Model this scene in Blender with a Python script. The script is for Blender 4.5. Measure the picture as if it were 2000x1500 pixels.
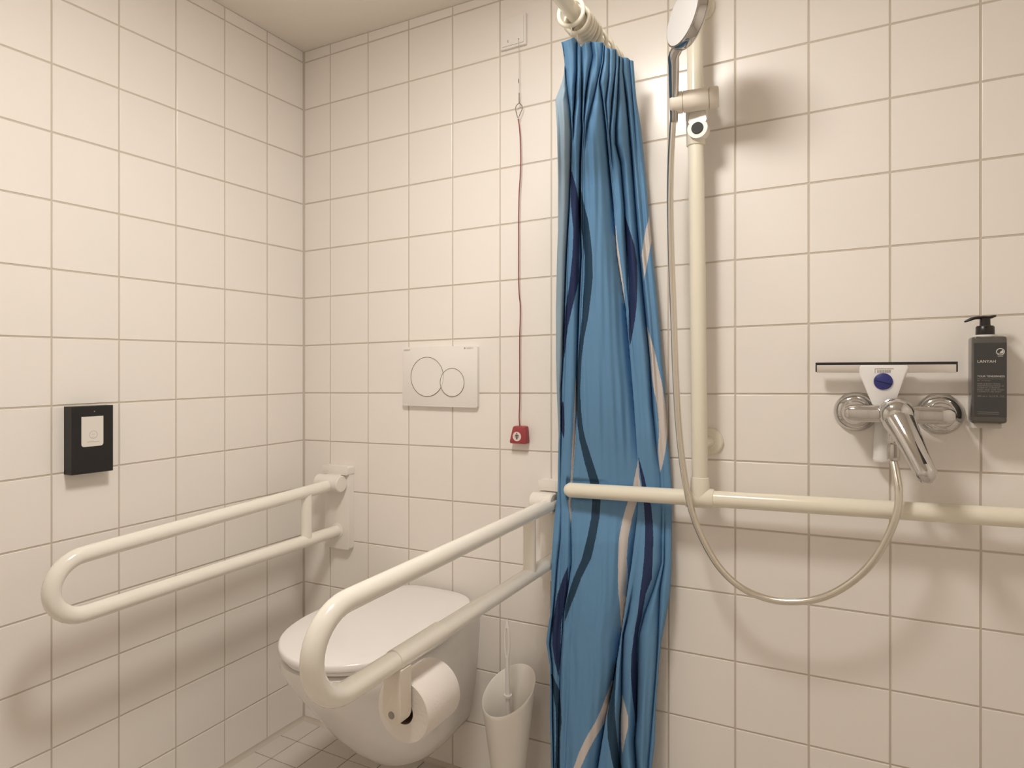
import bpy, bmesh, math, random
import numpy as np
from mathutils import Vector, Matrix

random.seed(7)
for o in list(bpy.data.objects):
    bpy.data.objects.remove(o, do_unlink=True)
scene = bpy.context.scene
COL = scene.collection
PI = math.pi

# ------------------------------------------------------------------ camera
F, CX, CY, YAW = 1293.54, 979.445, 722.69, 0.49524
R0Z = 1.185                                   # height of the tile row line used as datum
CAM = np.array([1.5543, -1.5549, R0Z - 0.0768])
RT = np.array([math.cos(YAW), math.sin(YAW), 0.0])
FW = np.array([-math.sin(YAW), math.cos(YAW), 0.0])
UP = np.array([0.0, 0.0, 1.0])
cd = bpy.data.cameras.new('camera')
cam = bpy.data.objects.new('camera', cd)
COL.objects.link(cam)
cd.sensor_fit = 'HORIZONTAL'
cd.sensor_width = 36.0
cd.lens = F / 2000 * 36.0
cd.shift_x = (1000 - CX) / 2000
cd.shift_y = (CY - 750) / 2000
cd.clip_start = 0.02
cam.location = CAM
cam.rotation_euler = (PI / 2, 0, YAW)
scene.camera = cam

# ------------------------------------------------------------------ light and exposure
w = bpy.data.worlds.new('world')
scene.world = w
w.use_nodes = True
w.node_tree.nodes['Background'].inputs[0].default_value = (1.0, 0.93, 0.85, 1)
w.node_tree.nodes['Background'].inputs[1].default_value = 0.0
LAMP_POS = (1.0, -0.87)
LAMP_STRENGTH = 46.0
LAMP_COLOR = (1.0, 0.962, 0.912, 1)
vs = scene.view_settings
vs.view_transform = 'Standard'
vs.look = 'None'
vs.gamma = 1.0
vs.use_curve_mapping = False
vs.exposure = 0.52

# ------------------------------------------------------------------ pixel helpers (2000 x 1500 frame)
def ray(x, y):
    return FW + RT * ((x - CX) / F) + UP * ((CY - y) / F)
def _hit(x, y, ax, v):
    r = ray(x, y)
    return Vector(CAM + r * ((v - CAM[ax]) / r[ax]))
def onY(x, y, v=0.0): return _hit(x, y, 1, v)
def onX(x, y, v=0.0): return _hit(x, y, 0, v)
def onZ(x, y, v=0.0): return _hit(x, y, 2, v)
SH = 0.0168
SX, SY = SH * math.cos(YAW), SH * math.sin(YAW)     # the tile courses run slightly out of level
def rowz(k, x, y): return R0Z + 0.15 * k + SX * x + SY * y

# ------------------------------------------------------------------ materials
def mat(name, color, rough=0.4, metal=0.0, spec=0.5, coat=0.0, bump=None, trans=0.0, var=0.0, emit=None, sub=0.0, sheen=0.0):
    m = bpy.data.materials.new(name)
    m.use_nodes = True
    nt = m.node_tree
    b = nt.nodes['Principled BSDF']
    b.inputs['Base Color'].default_value = (*color, 1)
    b.inputs['Roughness'].default_value = rough
    b.inputs['Metallic'].default_value = metal
    b.inputs['Specular IOR Level'].default_value = spec
    b.inputs['Coat Weight'].default_value = coat
    b.inputs['Transmission Weight'].default_value = trans
    b.inputs['Sheen Weight'].default_value = sheen
    if sub:
        b.inputs['Subsurface Weight'].default_value = sub
        b.inputs['Subsurface Radius'].default_value = (0.01, 0.006, 0.004)
    if emit:
        b.inputs['Emission Color'].default_value = emit[0]
        b.inputs['Emission Strength'].default_value = emit[1]
    if var:
        tc = nt.nodes.new('ShaderNodeTexCoord')
        oi = nt.nodes.new('ShaderNodeObjectInfo')
        nz = nt.nodes.new('ShaderNodeTexNoise')
        nz.inputs['Scale'].default_value = 6.0
        nt.links.new(tc.outputs['Object'], nz.inputs['Vector'])
        ad = nt.nodes.new('ShaderNodeMath'); ad.operation = 'ADD'
        nt.links.new(nz.outputs['Fac'], ad.inputs[0])
        nt.links.new(oi.outputs['Random'], ad.inputs[1])
        mr = nt.nodes.new('ShaderNodeMapRange')
        mr.inputs['From Min'].default_value = 0.2; mr.inputs['From Max'].default_value = 1.8
        mr.inputs['To Min'].default_value = 1 - var; mr.inputs['To Max'].default_value = 1 + var
        nt.links.new(ad.outputs[0], mr.inputs['Value'])
        hs = nt.nodes.new('ShaderNodeHueSaturation')
        hs.inputs['Color'].default_value = (*color, 1)
        nt.links.new(mr.outputs['Result'], hs.inputs['Value'])
        nt.links.new(hs.outputs['Color'], b.inputs['Base Color'])
    if bump:
        sc, st, dist = bump
        tc = nt.nodes.new('ShaderNodeTexCoord')
        nz = nt.nodes.new('ShaderNodeTexNoise')
        nz.inputs['Scale'].default_value = sc
        nz.inputs['Detail'].default_value = 3
        bp = nt.nodes.new('ShaderNodeBump')
        bp.inputs['Strength'].default_value = st
        bp.inputs['Distance'].default_value = dist
        nt.links.new(tc.outputs['Object'], nz.inputs['Vector'])
        nt.links.new(nz.outputs['Fac'], bp.inputs['Height'])
        nt.links.new(bp.outputs['Normal'], b.inputs['Normal'])
    return m

M = {}
M['tile'] = mat('glazed_wall_tile', (0.905, 0.848, 0.786), 0.25, spec=0.45, bump=(9, 0.12, 0.002), var=0.012)
M['grout'] = mat('cement_grout', (0.62, 0.545, 0.455), 0.85, bump=(300, 0.2, 0.001))
M['silicone'] = mat('corner_silicone', (0.60, 0.53, 0.45), 0.5)
M['floor_tile'] = mat('matt_floor_tile', (0.68, 0.62, 0.555), 0.55, bump=(60, 0.1, 0.001), var=0.05)
M['floor_grout'] = mat('floor_grout', (0.27, 0.235, 0.2), 0.9)
M['ceiling'] = mat('ceiling_paint', (0.91, 0.85, 0.765), 0.8, bump=(80, 0.1, 0.001))
M['rail'] = mat('cream_coated_rail', (0.90, 0.85, 0.76), 0.16, spec=0.5)
M['railw'] = mat('off_white_plastic', (0.87, 0.82, 0.745), 0.32)
M['riser'] = mat('ivory_coated_pipe', (0.87, 0.81, 0.67), 0.2)
M['ivory'] = mat('ivory_plastic', (0.84, 0.76, 0.655), 0.38)
M['ceramic'] = mat('white_porcelain', (0.87, 0.83, 0.79), 0.09, spec=0.6)
M['lid'] = mat('white_duroplast', (0.90, 0.86, 0.83), 0.13)
M['plate'] = mat('white_abs', (0.88, 0.83, 0.775), 0.3)
M['gap'] = mat('shadow_joint', (0.20, 0.17, 0.14), 0.8)
M['white'] = mat('white_plastic', (0.86, 0.83, 0.80), 0.35)
M['black'] = mat('black_plastic', (0.012, 0.011, 0.010), 0.45)
M['blackedge'] = mat('black_plastic_edge', (0.03, 0.027, 0.026), 0.5)
M['card'] = mat('white_paper_tab', (0.80, 0.75, 0.68), 0.6)
M['print'] = mat('grey_print', (0.42, 0.38, 0.34), 0.7)
M['red'] = mat('red_plastic', (0.36, 0.055, 0.062), 0.42)
M['cord'] = mat('dark_red_cord', (0.27, 0.055, 0.055), 0.7)
M['string'] = mat('clear_string', (0.55, 0.50, 0.44), 0.4)
M['wire'] = mat('dark_wire', (0.12, 0.085, 0.07), 0.4, metal=0.5)
M['pink'] = mat('white_emblem', (0.82, 0.70, 0.66), 0.5)
M['chrome'] = mat('chrome', (0.60, 0.585, 0.57), 0.04, metal=1.0)
M['chromes'] = mat('satin_chrome', (0.56, 0.54, 0.51), 0.14, metal=1.0)
M['hose'] = mat('ribbed_metal_hose', (0.72, 0.68, 0.60), 0.24, metal=1.0)
M['spray'] = mat('spray_plate', (0.60, 0.585, 0.575), 0.35)
M['alu'] = mat('aluminium', (0.78, 0.75, 0.72), 0.25, metal=1.0)
M['rubber'] = mat('black_rubber', (0.012, 0.010, 0.008), 0.6)
M['blue'] = mat('blue_plastic', (0.028, 0.035, 0.19), 0.4)
M['paper'] = mat('toilet_paper', (0.84, 0.77, 0.71), 0.95, bump=(140, 0.3, 0.002), spec=0.1)
M['core'] = mat('cardboard_core', (0.16, 0.10, 0.06), 0.9)
M['bottle'] = mat('smoked_bottle', (0.105, 0.095, 0.085), 0.18, spec=0.5)
M['label'] = mat('charcoal_label', (0.050, 0.049, 0.046), 0.4)
M['ltext'] = mat('label_print', (0.72, 0.68, 0.63), 0.6)
M['ltext2'] = mat('label_small_print', (0.26, 0.25, 0.235), 0.6)
M['pump'] = mat('black_pump', (0.014, 0.010, 0.009), 0.3)
M['clear'] = mat('frosted_plastic', (0.78, 0.72, 0.66), 0.3, trans=0.3)
M['steelgrey'] = mat('grey_screw', (0.35, 0.32, 0.29), 0.4, metal=0.6)
M['lamp'] = mat('lamp_diffuser', (0.9, 0.88, 0.85), 0.5, emit=(LAMP_COLOR, LAMP_STRENGTH))
FAB = dict(rough=0.6, spec=0.3, sheen=0.0)
M['cloth'] = mat('blue_fabric', (0.134, 0.290, 0.485), bump=(260, 0.06, 0.001), **FAB)
M['cloth_back'] = mat('blue_fabric_reverse', (0.30, 0.405, 0.49), bump=(260, 0.1, 0.001), **FAB)
M['cloth_navy'] = mat('navy_print', (0.019, 0.032, 0.098), bump=(260, 0.06, 0.001), **FAB)
M['cloth_teal'] = mat('dark_teal_print', (0.019, 0.053, 0.098), bump=(260, 0.06, 0.001), **FAB)
M['cloth_white'] = mat('white_print', (0.66, 0.60, 0.56), bump=(260, 0.06, 0.001), **FAB)

# ------------------------------------------------------------------ object helpers
def origin_of(o):
    v = Vector((0, 0, 0))
    while o is not None:
        v += o.location
        o = o.parent
    return v
def thing(name, label, cat, loc, group=None):
    o = bpy.data.objects.new(name, None)
    COL.objects.link(o)
    o.empty_display_size = 0.03
    o.location = loc
    tag(o, label, cat, group)
    return o
def tag(o, label, cat, group=None):
    o['label'] = label
    o['category'] = cat
    if group: o['group'] = group
    return o
def obj(name, bm, m, parent=None, smooth=True, label=None, autosmooth=40):
    me = bpy.data.meshes.new(name)
    if parent is not None:
        bmesh.ops.translate(bm, verts=bm.verts, vec=-origin_of(parent))
    bmesh.ops.recalc_face_normals(bm, faces=bm.faces)
    if smooth:
        for f in bm.faces: f.smooth = True
        a = math.radians(autosmooth)
        for e in bm.edges:
            if len(e.link_faces) == 2 and e.calc_face_angle(0) > a:
                e.smooth = False
    bm.to_mesh(me)
    bm.free()
    ms = m if isinstance(m, list) else [m]
    for k in ms: me.materials.append(M[k])
    o = bpy.data.objects.new(name, me)
    COL.objects.link(o)
    if parent is not None: o.parent = parent
    if label: o['label'] = label
    return o
def NB(): return bmesh.new()

def box(bm, lo, hi, bevel=0.0, seg=2):
    r = bmesh.ops.create_cube(bm, size=1.0)
    vs_ = r['verts']
    lo = Vector(lo); hi = Vector(hi)
    for v in vs_:
        v.co = Vector((lo[i] + (v.co[i] + 0.5) * (hi[i] - lo[i]) for i in range(3)))
    if bevel:
        es = list({e for v in vs_ for e in v.link_edges})
        bmesh.ops.bevel(bm, geom=es, offset=bevel, segments=seg, profile=0.5, affect='EDGES')
    return bm

def catmull(pts, n=8):
    P = [Vector(p) for p in pts]
    P = [P[0] * 2 - P[1]] + P + [P[-1] * 2 - P[-2]]
    out = []
    for i in range(1, len(P) - 2):
        a, b, c, d = P[i - 1:i + 3]
        for k in range(n):
            t = k / n
            out.append(0.5 * ((2 * b) + (c - a) * t + (2 * a - 5 * b + 4 * c - d) * t * t + (3 * b - a - 3 * c + d) * t ** 3))
    out.append(P[-2].copy())
    return out

def tube(bm, pts, rad, seg=16, cap=True, flat=None, roundcap=False):
    """tube along a polyline; rad a number or list; flat = (axis vector, factor) squashes it"""
    pts = [Vector(p) for p in pts]
    n = len(pts)
    rads = list(rad) if hasattr(rad, '__len__') else [rad] * n
    if roundcap:
        r0, r1 = rads[0], rads[-1]
        d0 = (pts[1] - pts[0]).normalized(); d1 = (pts[-1] - pts[-2]).normalized()
        pre = []; prer = []
        for a in (0.15, 0.5, 0.85):
            pre.append(pts[0] - d0 * r0 * math.cos(a * PI / 2)); prer.append(r0 * math.sin(a * PI / 2))
        post = []; postr = []
        for a in (0.85, 0.5, 0.15):
            post.append(pts[-1] + d1 * r1 * math.cos(a * PI / 2)); postr.append(r1 * math.sin(a * PI / 2))
        pts = pre + pts + post; rads = prer + rads + postr; n = len(pts)
    T = []
    for i in range(n):
        a = pts[max(i - 1, 0)]; b = pts[min(i + 1, n - 1)]
        T.append((b - a).normalized())
    up = Vector((0, 0, 1)) if abs(T[0].z) < 0.9 else Vector((0, 1, 0))
    N = (up - T[0] * up.dot(T[0])).normalized()
    rings = []
    for i in range(n):
        if i:
            N = (N - T[i] * N.dot(T[i])).normalized()
        B = T[i].cross(N)
        ring = []
        for k in range(seg):
            a = 2 * PI * k / seg
            off = (N * math.cos(a) + B * math.sin(a)) * rads[i]
            if flat:
                ax = Vector(flat[0]).normalized()
                off = off - ax * off.dot(ax) * (1 - flat[1])
            ring.append(bm.verts.new(pts[i] + off))
        rings.append(ring)
    for i in range(n - 1):
        A, B_ = rings[i], rings[i + 1]
        for k in range(seg):
            bm.faces.new((A[k], A[(k + 1) % seg], B_[(k + 1) % seg], B_[k]))
    if cap:
        bm.faces.new(rings[0][::-1]); bm.faces.new(rings[-1])
    return bm

def lathe(bm, prof, origin=(0, 0, 0), axis=(0, 0, 1), seg=32, close=True):
    """prof = [(radius, height)] spun about axis through origin"""
    A = Vector(axis).normalized()
    u = Vector((1, 0, 0)) if abs(A.x) < 0.9 else Vector((0, 1, 0))
    u = (u - A * u.dot(A)).normalized(); v = A.cross(u)
    O = Vector(origin)
    rings = []
    for r, h in prof:
        if r < 1e-6:
            rings.append([bm.verts.new(O + A * h)])
        else:
            rings.append([bm.verts.new(O + A * h + (u * math.cos(2 * PI * k / seg) + v * math.sin(2 * PI * k / seg)) * r) for k in range(seg)])
    for a, b in zip(rings, rings[1:]):
        for k in range(seg):
            k2 = (k + 1) % seg
            if len(a) == 1 and len(b) == 1: continue
            if len(a) == 1: bm.faces.new((a[0], b[k2], b[k]))
            elif len(b) == 1: bm.faces.new((a[k], a[k2], b[0]))
            else: bm.faces.new((a[k], a[k2], b[k2], b[k]))
    if close:
        if len(rings[0]) > 1: bm.faces.new(rings[0][::-1])
        if len(rings[-1]) > 1: bm.faces.new(rings[-1])
    return bm

def torus(bm, c, axis, R, r, seg=32, sub=10):
    A = Vector(axis).normalized()
    u = Vector((1, 0, 0)) if abs(A.x) < 0.9 else Vector((0, 0, 1))
    u = (u - A * u.dot(A)).normalized(); v = A.cross(u)
    C = Vector(c); rings = []
    for k in range(seg):
        a = 2 * PI * k / seg
        d = u * math.cos(a) + v * math.sin(a)
        rings.append([bm.verts.new(C + d * (R + r * math.cos(2 * PI * j / sub)) + A * r * math.sin(2 * PI * j / sub)) for j in range(sub)])
    for k in range(seg):
        a, b = rings[k], rings[(k + 1) % seg]
        for j in range(sub):
            bm.faces.new((a[j], a[(j + 1) % sub], b[(j + 1) % sub], b[j]))
    return bm

def loft(bm, rings, cap0=True, cap1=True):
    vr = [[bm.verts.new(p) for p in r] for r in rings]
    n = len(vr[0])
    for a, b in zip(vr, vr[1:]):
        for k in range(n):
            bm.faces.new((a[k], a[(k + 1) % n], b[(k + 1) % n], b[k]))
    if cap0: bm.faces.new(vr[0][::-1])
    if cap1: bm.faces.new(vr[-1])
    return bm

def prism(bm, poly, to3d, d0, d1, bevel=0.0):
    """poly [(a,b)] placed by to3d(a,b,depth) between depths d0 and d1"""
    v0 = [bm.verts.new(to3d(a, b, d0)) for a, b in poly]
    v1 = [bm.verts.new(to3d(a, b, d1)) for a, b in poly]
    n = len(poly)
    fs = [bm.faces.new(v0[::-1]), bm.faces.new(v1)]
    for k in range(n):
        fs.append(bm.faces.new((v0[k], v0[(k + 1) % n], v1[(k + 1) % n], v1[k])))
    if bevel:
        bmesh.ops.bevel(bm, geom=list(fs[1].edges), offset=bevel, segments=2, profile=0.5, affect='EDGES')
    return bm

def rrect(x0, x1, y0, y1, r, n=5):
    out = []
    for cx_, cy_, a0 in ((x1 - r, y1 - r, 0), (x0 + r, y1 - r, 90), (x0 + r, y0 + r, 180), (x1 - r, y0 + r, 270)):
        for k in range(n + 1):
            a = math.radians(a0 + 90 * k / n)
            out.append((cx_ + r * math.cos(a), cy_ + r * math.sin(a)))
    return out
def circ(cx_, cy_, r, n=40):
    return [(cx_ + r * math.cos(2 * PI * k / n), cy_ + r * math.sin(2 * PI * k / n)) for k in range(n)]
def face_y(a, b, d): return Vector((a, d, b))        # drawn in (x, z), depth along y

def text_mesh(name, txt, size, place, m, parent, depth=0.0001):
    """built-in font outline turned into a mesh; place(u, v, d) -> world"""
    cu = bpy.data.curves.new('t', 'FONT')
    cu.body = txt; cu.size = size; cu.extrude = depth; cu.resolution_u = 3
    to = bpy.data.objects.new('t', cu); COL.objects.link(to)
    dg = bpy.context.evaluated_depsgraph_get()
    me = bpy.data.meshes.new_from_object(to.evaluated_get(dg))
    bpy.data.objects.remove(to, do_unlink=True)
    bm = NB(); bm.from_mesh(me)
    for v in bm.verts:
        v.co = place(v.co.x, v.co.y, v.co.z)
    return obj(name, bm, m, parent, smooth=False)

# ------------------------------------------------------------------ the room shell
XR, YF, ZC = 2.14, -2.02, 2.12
def struct(name, bm, m):
    o = obj(name, bm, m, None, smooth=False)
    o['kind'] = 'structure'
    return o
G = 0.0014                                   # grout lies this far behind the tile faces
wall_back = struct('wall_back', box(NB(), (-0.1, G, -0.05), (XR + 0.1, 0.1, ZC + 0.05)), 'grout')
wall_left = struct('wall_left', box(NB(), (-0.1, YF - 0.1, -0.05), (-G, G, ZC + 0.05)), 'grout')
wall_right = struct('wall_right', box(NB(), (XR + G, YF - 0.1, -0.05), (XR + 0.1, G, ZC + 0.05)), 'grout')
wall_front = struct('wall_front', box(NB(), (-G, YF - 0.1, -0.05), (XR + G, YF - G, ZC + 0.05)), 'grout')
floor = struct('floor', box(NB(), (-G, YF - G, -0.08), (XR + G, G, -0.0015)), 'floor_grout')
ceiling = struct('ceiling', box(NB(), (-0.1, YF - 0.1, ZC), (XR + 0.1, 0.1, ZC + 0.08)), 'ceiling')

GAP = 0.0037
TH = 0.006
def tile_rings(quad, n, th):
    """quad: 4 corners (world) anticlockwise seen from the room; n: outward normal. Chamfered tile."""
    n = Vector(n)
    c = sum(quad, Vector()) / 4
    ch = 0.0011
    out = []
    for inset, d in ((0.0, -th), (0.0, -ch), (ch * 0.35, -ch * 0.35), (ch, 0.0)):
        ring = []
        for q in quad:
            v = q - c
            ln = v.length
            ring.append(q - v * (inset * 1.414 / ln) + n * d)
        out.append(ring)
    return out
def tile_bm(bm, quad, n, th=TH):
    r = tile_rings(quad, n, th)
    vr = [[bm.verts.new(p) for p in ring] for ring in r]
    for a, b in zip(vr, vr[1:]):
        for k in range(4):
            bm.faces.new((a[k], a[(k + 1) % 4], b[(k + 1) % 4], b[k]))
    bm.faces.new(vr[-1])
    return bm
_tilecache = {}
def place_tile(parent, corner, quad_local, n, key, m='tile', tilt=0.0009):
    """one tile object; alike tiles share a mesh"""
    if key not in _tilecache:
        bm = tile_bm(NB(), [Vector(q) for q in quad_local], n)
        bmesh.ops.recalc_face_normals(bm, faces=bm.faces)
        for f in bm.faces: f.smooth = False
        me = bpy.data.meshes.new('tile'); bm.to_mesh(me); bm.free()
        me.materials.append(M[m])
        _tilecache[key] = me
    o = bpy.data.objects.new('tile', _tilecache[key])
    COL.objects.link(o)
    o.parent = parent
    o.location = corner
    o.rotation_euler = [random.uniform(-tilt, tilt) for _ in range(3)]
    return o

def wall_tiles(parent, cols, axis, face, n, joined=False):
    """cols: list of (s0, s1) spans along the wall; axis 'x' or 'y'"""
    bmj = NB() if joined else None
    g = GAP / 2
    for (s0, s1) in cols:
        a, b = s0 + g, s1 - g
        c = (a + b) / 2
        for k in range(-8, 7):
            def P_(s, kk):
                x, y = (s, face) if axis == 'x' else (face, s)
                z = rowz(kk, x, y)
                return x, y, z
            ends = []
            for s in (a, b):
                z0 = P_(s, k)[2] + g; z1 = P_(s, k + 1)[2] - g
                if k == -8: z0 = 0.006
                if k == 6: z1 = ZC - 0.002
                ends.append((z0, z1))
            if ends[0][1] - ends[0][0] < 0.008 or ends[1][1] - ends[1][0] < 0.008: continue
            zc = (ends[0][0] + ends[0][1] + ends[1][0] + ends[1][1]) / 4
            def W(s, z): return Vector((s, face, z)) if axis == 'x' else Vector((face, s, z))
            quad = [W(a, ends[0][0]), W(b, ends[1][0]), W(b, ends[1][1]), W(a, ends[0][1])]
            if joined:
                tile_bm(bmj, quad, n)
            else:
                cen = W(c, zc)
                ql = [q - cen for q in quad]
                full = abs((b - a) - (0.15 - GAP)) < 1e-6 and k not in (-8, 6)
                key = (parent.name, 'full') if full else (parent.name, round(s0, 4), k)
                place_tile(parent, cen, ql, n, key)
    if joined:
        o = obj('tile_field', bmj, 'tile', parent, smooth=False)
        o['kind'] = 'stuff'
W1, L1 = 0.1097, 0.1476
cols = [(0.002, W1)]
x = W1
while x < XR - 0.001:
    cols.append((x, min(x + 0.15, XR))); x += 0.15
wall_tiles(wall_back, cols, 'x', 0.0, (0, -1, 0))
lcols = [(-L1, -0.002)]
y = -L1
while y > YF + 0.001:
    lcols.append((max(y - 0.15, YF), y)); y -= 0.15
wall_tiles(wall_left, lcols, 'y', 0.0, (1, 0, 0))
wall_tiles(wall_right, lcols, 'y', XR, (-1, 0, 0), joined=True)
wall_tiles(wall_front, cols, 'x', YF, (0, 1, 0), joined=True)
# floor tiles, about 10 cm
FP = 0.0985
fxs = [0.004, 0.077]
while fxs[-1] < XR: fxs.append(fxs[-1] + FP)
fys = [-0.004, -0.015]
while fys[-1] > YF: fys.append(fys[-1] - FP)
fys = [-0.004, -0.105] + [-0.105 - FP * i for i in range(1, 20)]
fbm = NB()
for i in range(len(fxs) - 1):
    for j in range(len(fys) - 1):
        x0, x1 = fxs[i] + 0.0012, min(fxs[i + 1], XR) - 0.0012
        y1, y0 = fys[j] - 0.0012, max(fys[j + 1], YF) + 0.0012
        if x1 - x0 < 0.01 or y1 - y0 < 0.01: continue
        quad = [Vector((x0, y0, 0)), Vector((x1, y0, 0)), Vector((x1, y1, 0)), Vector((x0, y1, 0))]
        if x1 < 1.25 and y0 > -1.0:
            cen = Vector(((x0 + x1) / 2, (y0 + y1) / 2, 0))
            place_tile(floor, cen, [q - cen for q in quad], (0, 0, 1), ('floor', round(x1 - x0, 4), round(y1 - y0, 4)), 'floor_tile', 0.0006)
        else:
            tile_bm(fbm, quad, (0, 0, 1))
fo = obj('tile_field', fbm, 'floor_tile', floor, smooth=False)
fo['kind'] = 'stuff'
# sealed coves: floor edge and the vertical corner
def cove(bm, p0, p1, u, v, r):
    u, v = Vector(u), Vector(v)
    prof = [(0, 0)] + [(r - r * math.cos(a), r - r * math.sin(a)) for a in [PI / 2 * k / 6 for k in range(7)]]
    prof = [(0.0, 0.0), (r, 0.0)] + [(r - r * math.sin(a), r - r * math.cos(a)) for a in [PI / 2 * k / 6 for k in range(1, 6)]] + [(0.0, r)]
    ra = [Vector(p0) + u * a + v * b for a, b in prof]
    rb = [Vector(p1) + u * a + v * b for a, b in prof]
    return loft(bm, [ra, rb])
t1 = obj('trim_1', cove(NB(), (0.0, 0.0, 0.0), (0.0, YF, 0.0), (1, 0, 0), (0, 0, 1), 0.012), 'silicone'); t1['kind'] = 'structure'
t2 = obj('trim_2', cove(NB(), (0.0, 0.0, 0.0), (XR, 0.0, 0.0), (0, -1, 0), (0, 0, 1), 0.012), 'silicone'); t2['kind'] = 'structure'
t3 = obj('trim_3', cove(NB(), (-G, G, 0.0), (-G, G, ZC), (1, 0, 0), (0, -1, 0), 0.0055), 'silicone'); t3['kind'] = 'structure'

# ------------------------------------------------------------------ ceiling lamp (its reflection shows on the tiles)
lp = thing('ceiling_lamp', 'round white ceiling lamp with glowing opal diffuser', 'lamp', (LAMP_POS[0], LAMP_POS[1], ZC))
obj('base', lathe(NB(), [(0.0, -0.0003), (0.162, -0.0003), (0.165, -0.004), (0.165, -0.016), (0.152, -0.018), (0.0, -0.018)], (LAMP_POS[0], LAMP_POS[1], ZC), seg=48), 'white', lp)
obj('diffuser', lathe(NB(), [(0.0, -0.0185), (0.151, -0.0185), (0.151, -0.024), (0.145, -0.028), (0.0, -0.030)], (LAMP_POS[0], LAMP_POS[1], ZC), seg=48), 'lamp', lp)

# ------------------------------------------------------------------ toilet
TX = 0.528
toi = thing('wall_hung_toilet', 'white wall-hung toilet with closed lid under the flush plate', 'toilet', (TX, 0, 0.3))
def toilet_ring(z, hw, yf, hb, n=48):
    """closed outline: flat against the wall, rounded at the front; hw max half width, hb half width at the wall"""
    pts = []
    ym = yf * 0.55
    for k in range(n + 1):
        a = PI * k / n                                  # from right side round the front to the left
        c, s = math.cos(a), math.sin(a)
        px = hw * (abs(c) ** 0.85) * (1 if c >= 0 else -1)
        py = ym + (yf - ym) * (abs(s) ** 0.92)
        pts.append((px, py))
    back = []
    for t in (0.75, 0.5, 0.25, 0.0):
        sm = t * t * (3 - 2 * t)
        back.append((hb + (hw - hb) * sm, ym * t))
    left = [(-px, py) for px, py in back]
    return [Vector((TX + px, py, z)) for px, py in back[::-1] + pts + left]
secs = [(0.470, 0.150, -0.500, 0.105), (0.4695, 0.166, -0.522, 0.115), (0.465, 0.174, -0.532, 0.120), (0.452, 0.176, -0.532, 0.121),
        (0.42, 0.174, -0.516, 0.120), (0.37, 0.167, -0.478, 0.117), (0.31, 0.154, -0.432, 0.112), (0.25, 0.138, -0.385, 0.105),
        (0.20, 0.120, -0.338, 0.096), (0.165, 0.102, -0.300, 0.088), (0.145, 0.085, -0.268, 0.078), (0.136, 0.062, -0.230, 0.060), (0.134, 0.03, -0.15, 0.03)]
obj('bowl', loft(NB(), [toilet_ring(*s) for s in secs]), 'ceramic', toi, autosmooth=60)
LID = [(-0.012, 0.0), (-0.013, 0.045), (-0.019, 0.075), (-0.032, 0.102), (-0.06, 0.127), (-0.10, 0.149), (-0.15, 0.167), (-0.20, 0.178), (-0.26, 0.185), (-0.32, 0.185),
       (-0.37, 0.178), (-0.42, 0.163), (-0.46, 0.142), (-0.49, 0.117), (-0.515, 0.087), (-0.533, 0.052), (-0.541, 0.022), (-0.543, 0.0)]
def lid_outline(off, z, dome=0.0):
    half = catmull([(h, y_, 0) for y_, h in LID], 3)
    pts = [(p.x, p.y) for p in half] + [(-p.x, p.y) for p in half[-2:0:-1]]
    cy_ = -0.27
    out = []
    for px, py in pts:
        d = math.hypot(px, py - cy_)
        k = (d - off) / d
        out.append(Vector((TX + px * k, cy_ + (py - cy_) * k, z)))
    return out
def lid_mesh(z0, z1, r, dome, ins=0.0):
    rings = [lid_outline(r + ins, z0)]
    rings.append(lid_outline(0.001 + ins, z0 + 0.001)); rings.append(lid_outline(ins, z0 + 0.004))
    for a in (0.25, 0.5, 0.75, 1.0):
        rings.append(lid_outline(ins + r * (1 - math.cos(a * PI / 2)), z1 - r + r * math.sin(a * PI / 2)))
    for t in (0.2, 0.45, 0.7, 0.9):
        rings.append(lid_outline(ins + r + t * 0.15, z1 + dome * (1 - (1 - t) ** 2)))
    return loft(NB(), rings)
obj('seat', lid_mesh(0.4725, 0.4815, 0.003, 0, 0.010), 'lid', toi)
obj('lid', lid_mesh(0.4845, 0.5005, 0.007, 0.003), 'lid', toi)
for sx in (-1, 1):
    obj('hinge', tube(NB(), [(TX + sx * 0.075 - 0.018, -0.026, 0.486), (TX + sx * 0.075 + 0.018, -0.026, 0.486)], 0.0085, roundcap=True), 'lid', toi)

# ------------------------------------------------------------------ flush plate
fp = thing('flush_plate', 'white dual flush plate with two round buttons above the toilet', 'flush plate', (0.52, 0, 1.09))
X0, X1, Z0_, Z1_ = 0.396, 0.646, 1.006, 1.174
obj('panel', prism(NB(), rrect(X0, X1, Z0_, Z1_, 0.004), face_y, -0.0002, -0.011, 0.0022), 'plate', fp)
for c, r in (((0.482, 1.089), 0.0555), ((0.566, 1.074), 0.0390)):
    obj('joint_ring', torus(NB(), (c[0], -0.0119 if r > 0.05 else -0.0124, c[1]), (0, 1, 0), r, 0.0006, 56, 6), 'gap', fp)
obj('flush_button', lathe(NB(), [(0, 0.0104), (0.0540, 0.0104), (0.0543, 0.0118), (0.0, 0.0120)], (0.482, 0, 1.089), (0, -1, 0), 56), 'plate', fp)
obj('flush_button', lathe(NB(), [(0, 0.0106), (0.0376, 0.0106), (0.0379, 0.0122), (0.0, 0.0126)], (0.566, 0, 1.074), (0, -1, 0), 48), 'plate', fp)
def pl_(ox, oz, yy): return lambda u, v, d: Vector((ox + u, yy - d, oz + v))
text_mesh('lettering', 'GEBERIT', 0.0062, pl_(0.4005, 1.163, -0.0112), 'print', fp)
text_mesh('lettering', '\u25A0 GEBERIT', 0.0062, pl_(0.6035, 1.1655, -0.0112), 'print', fp)

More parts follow.
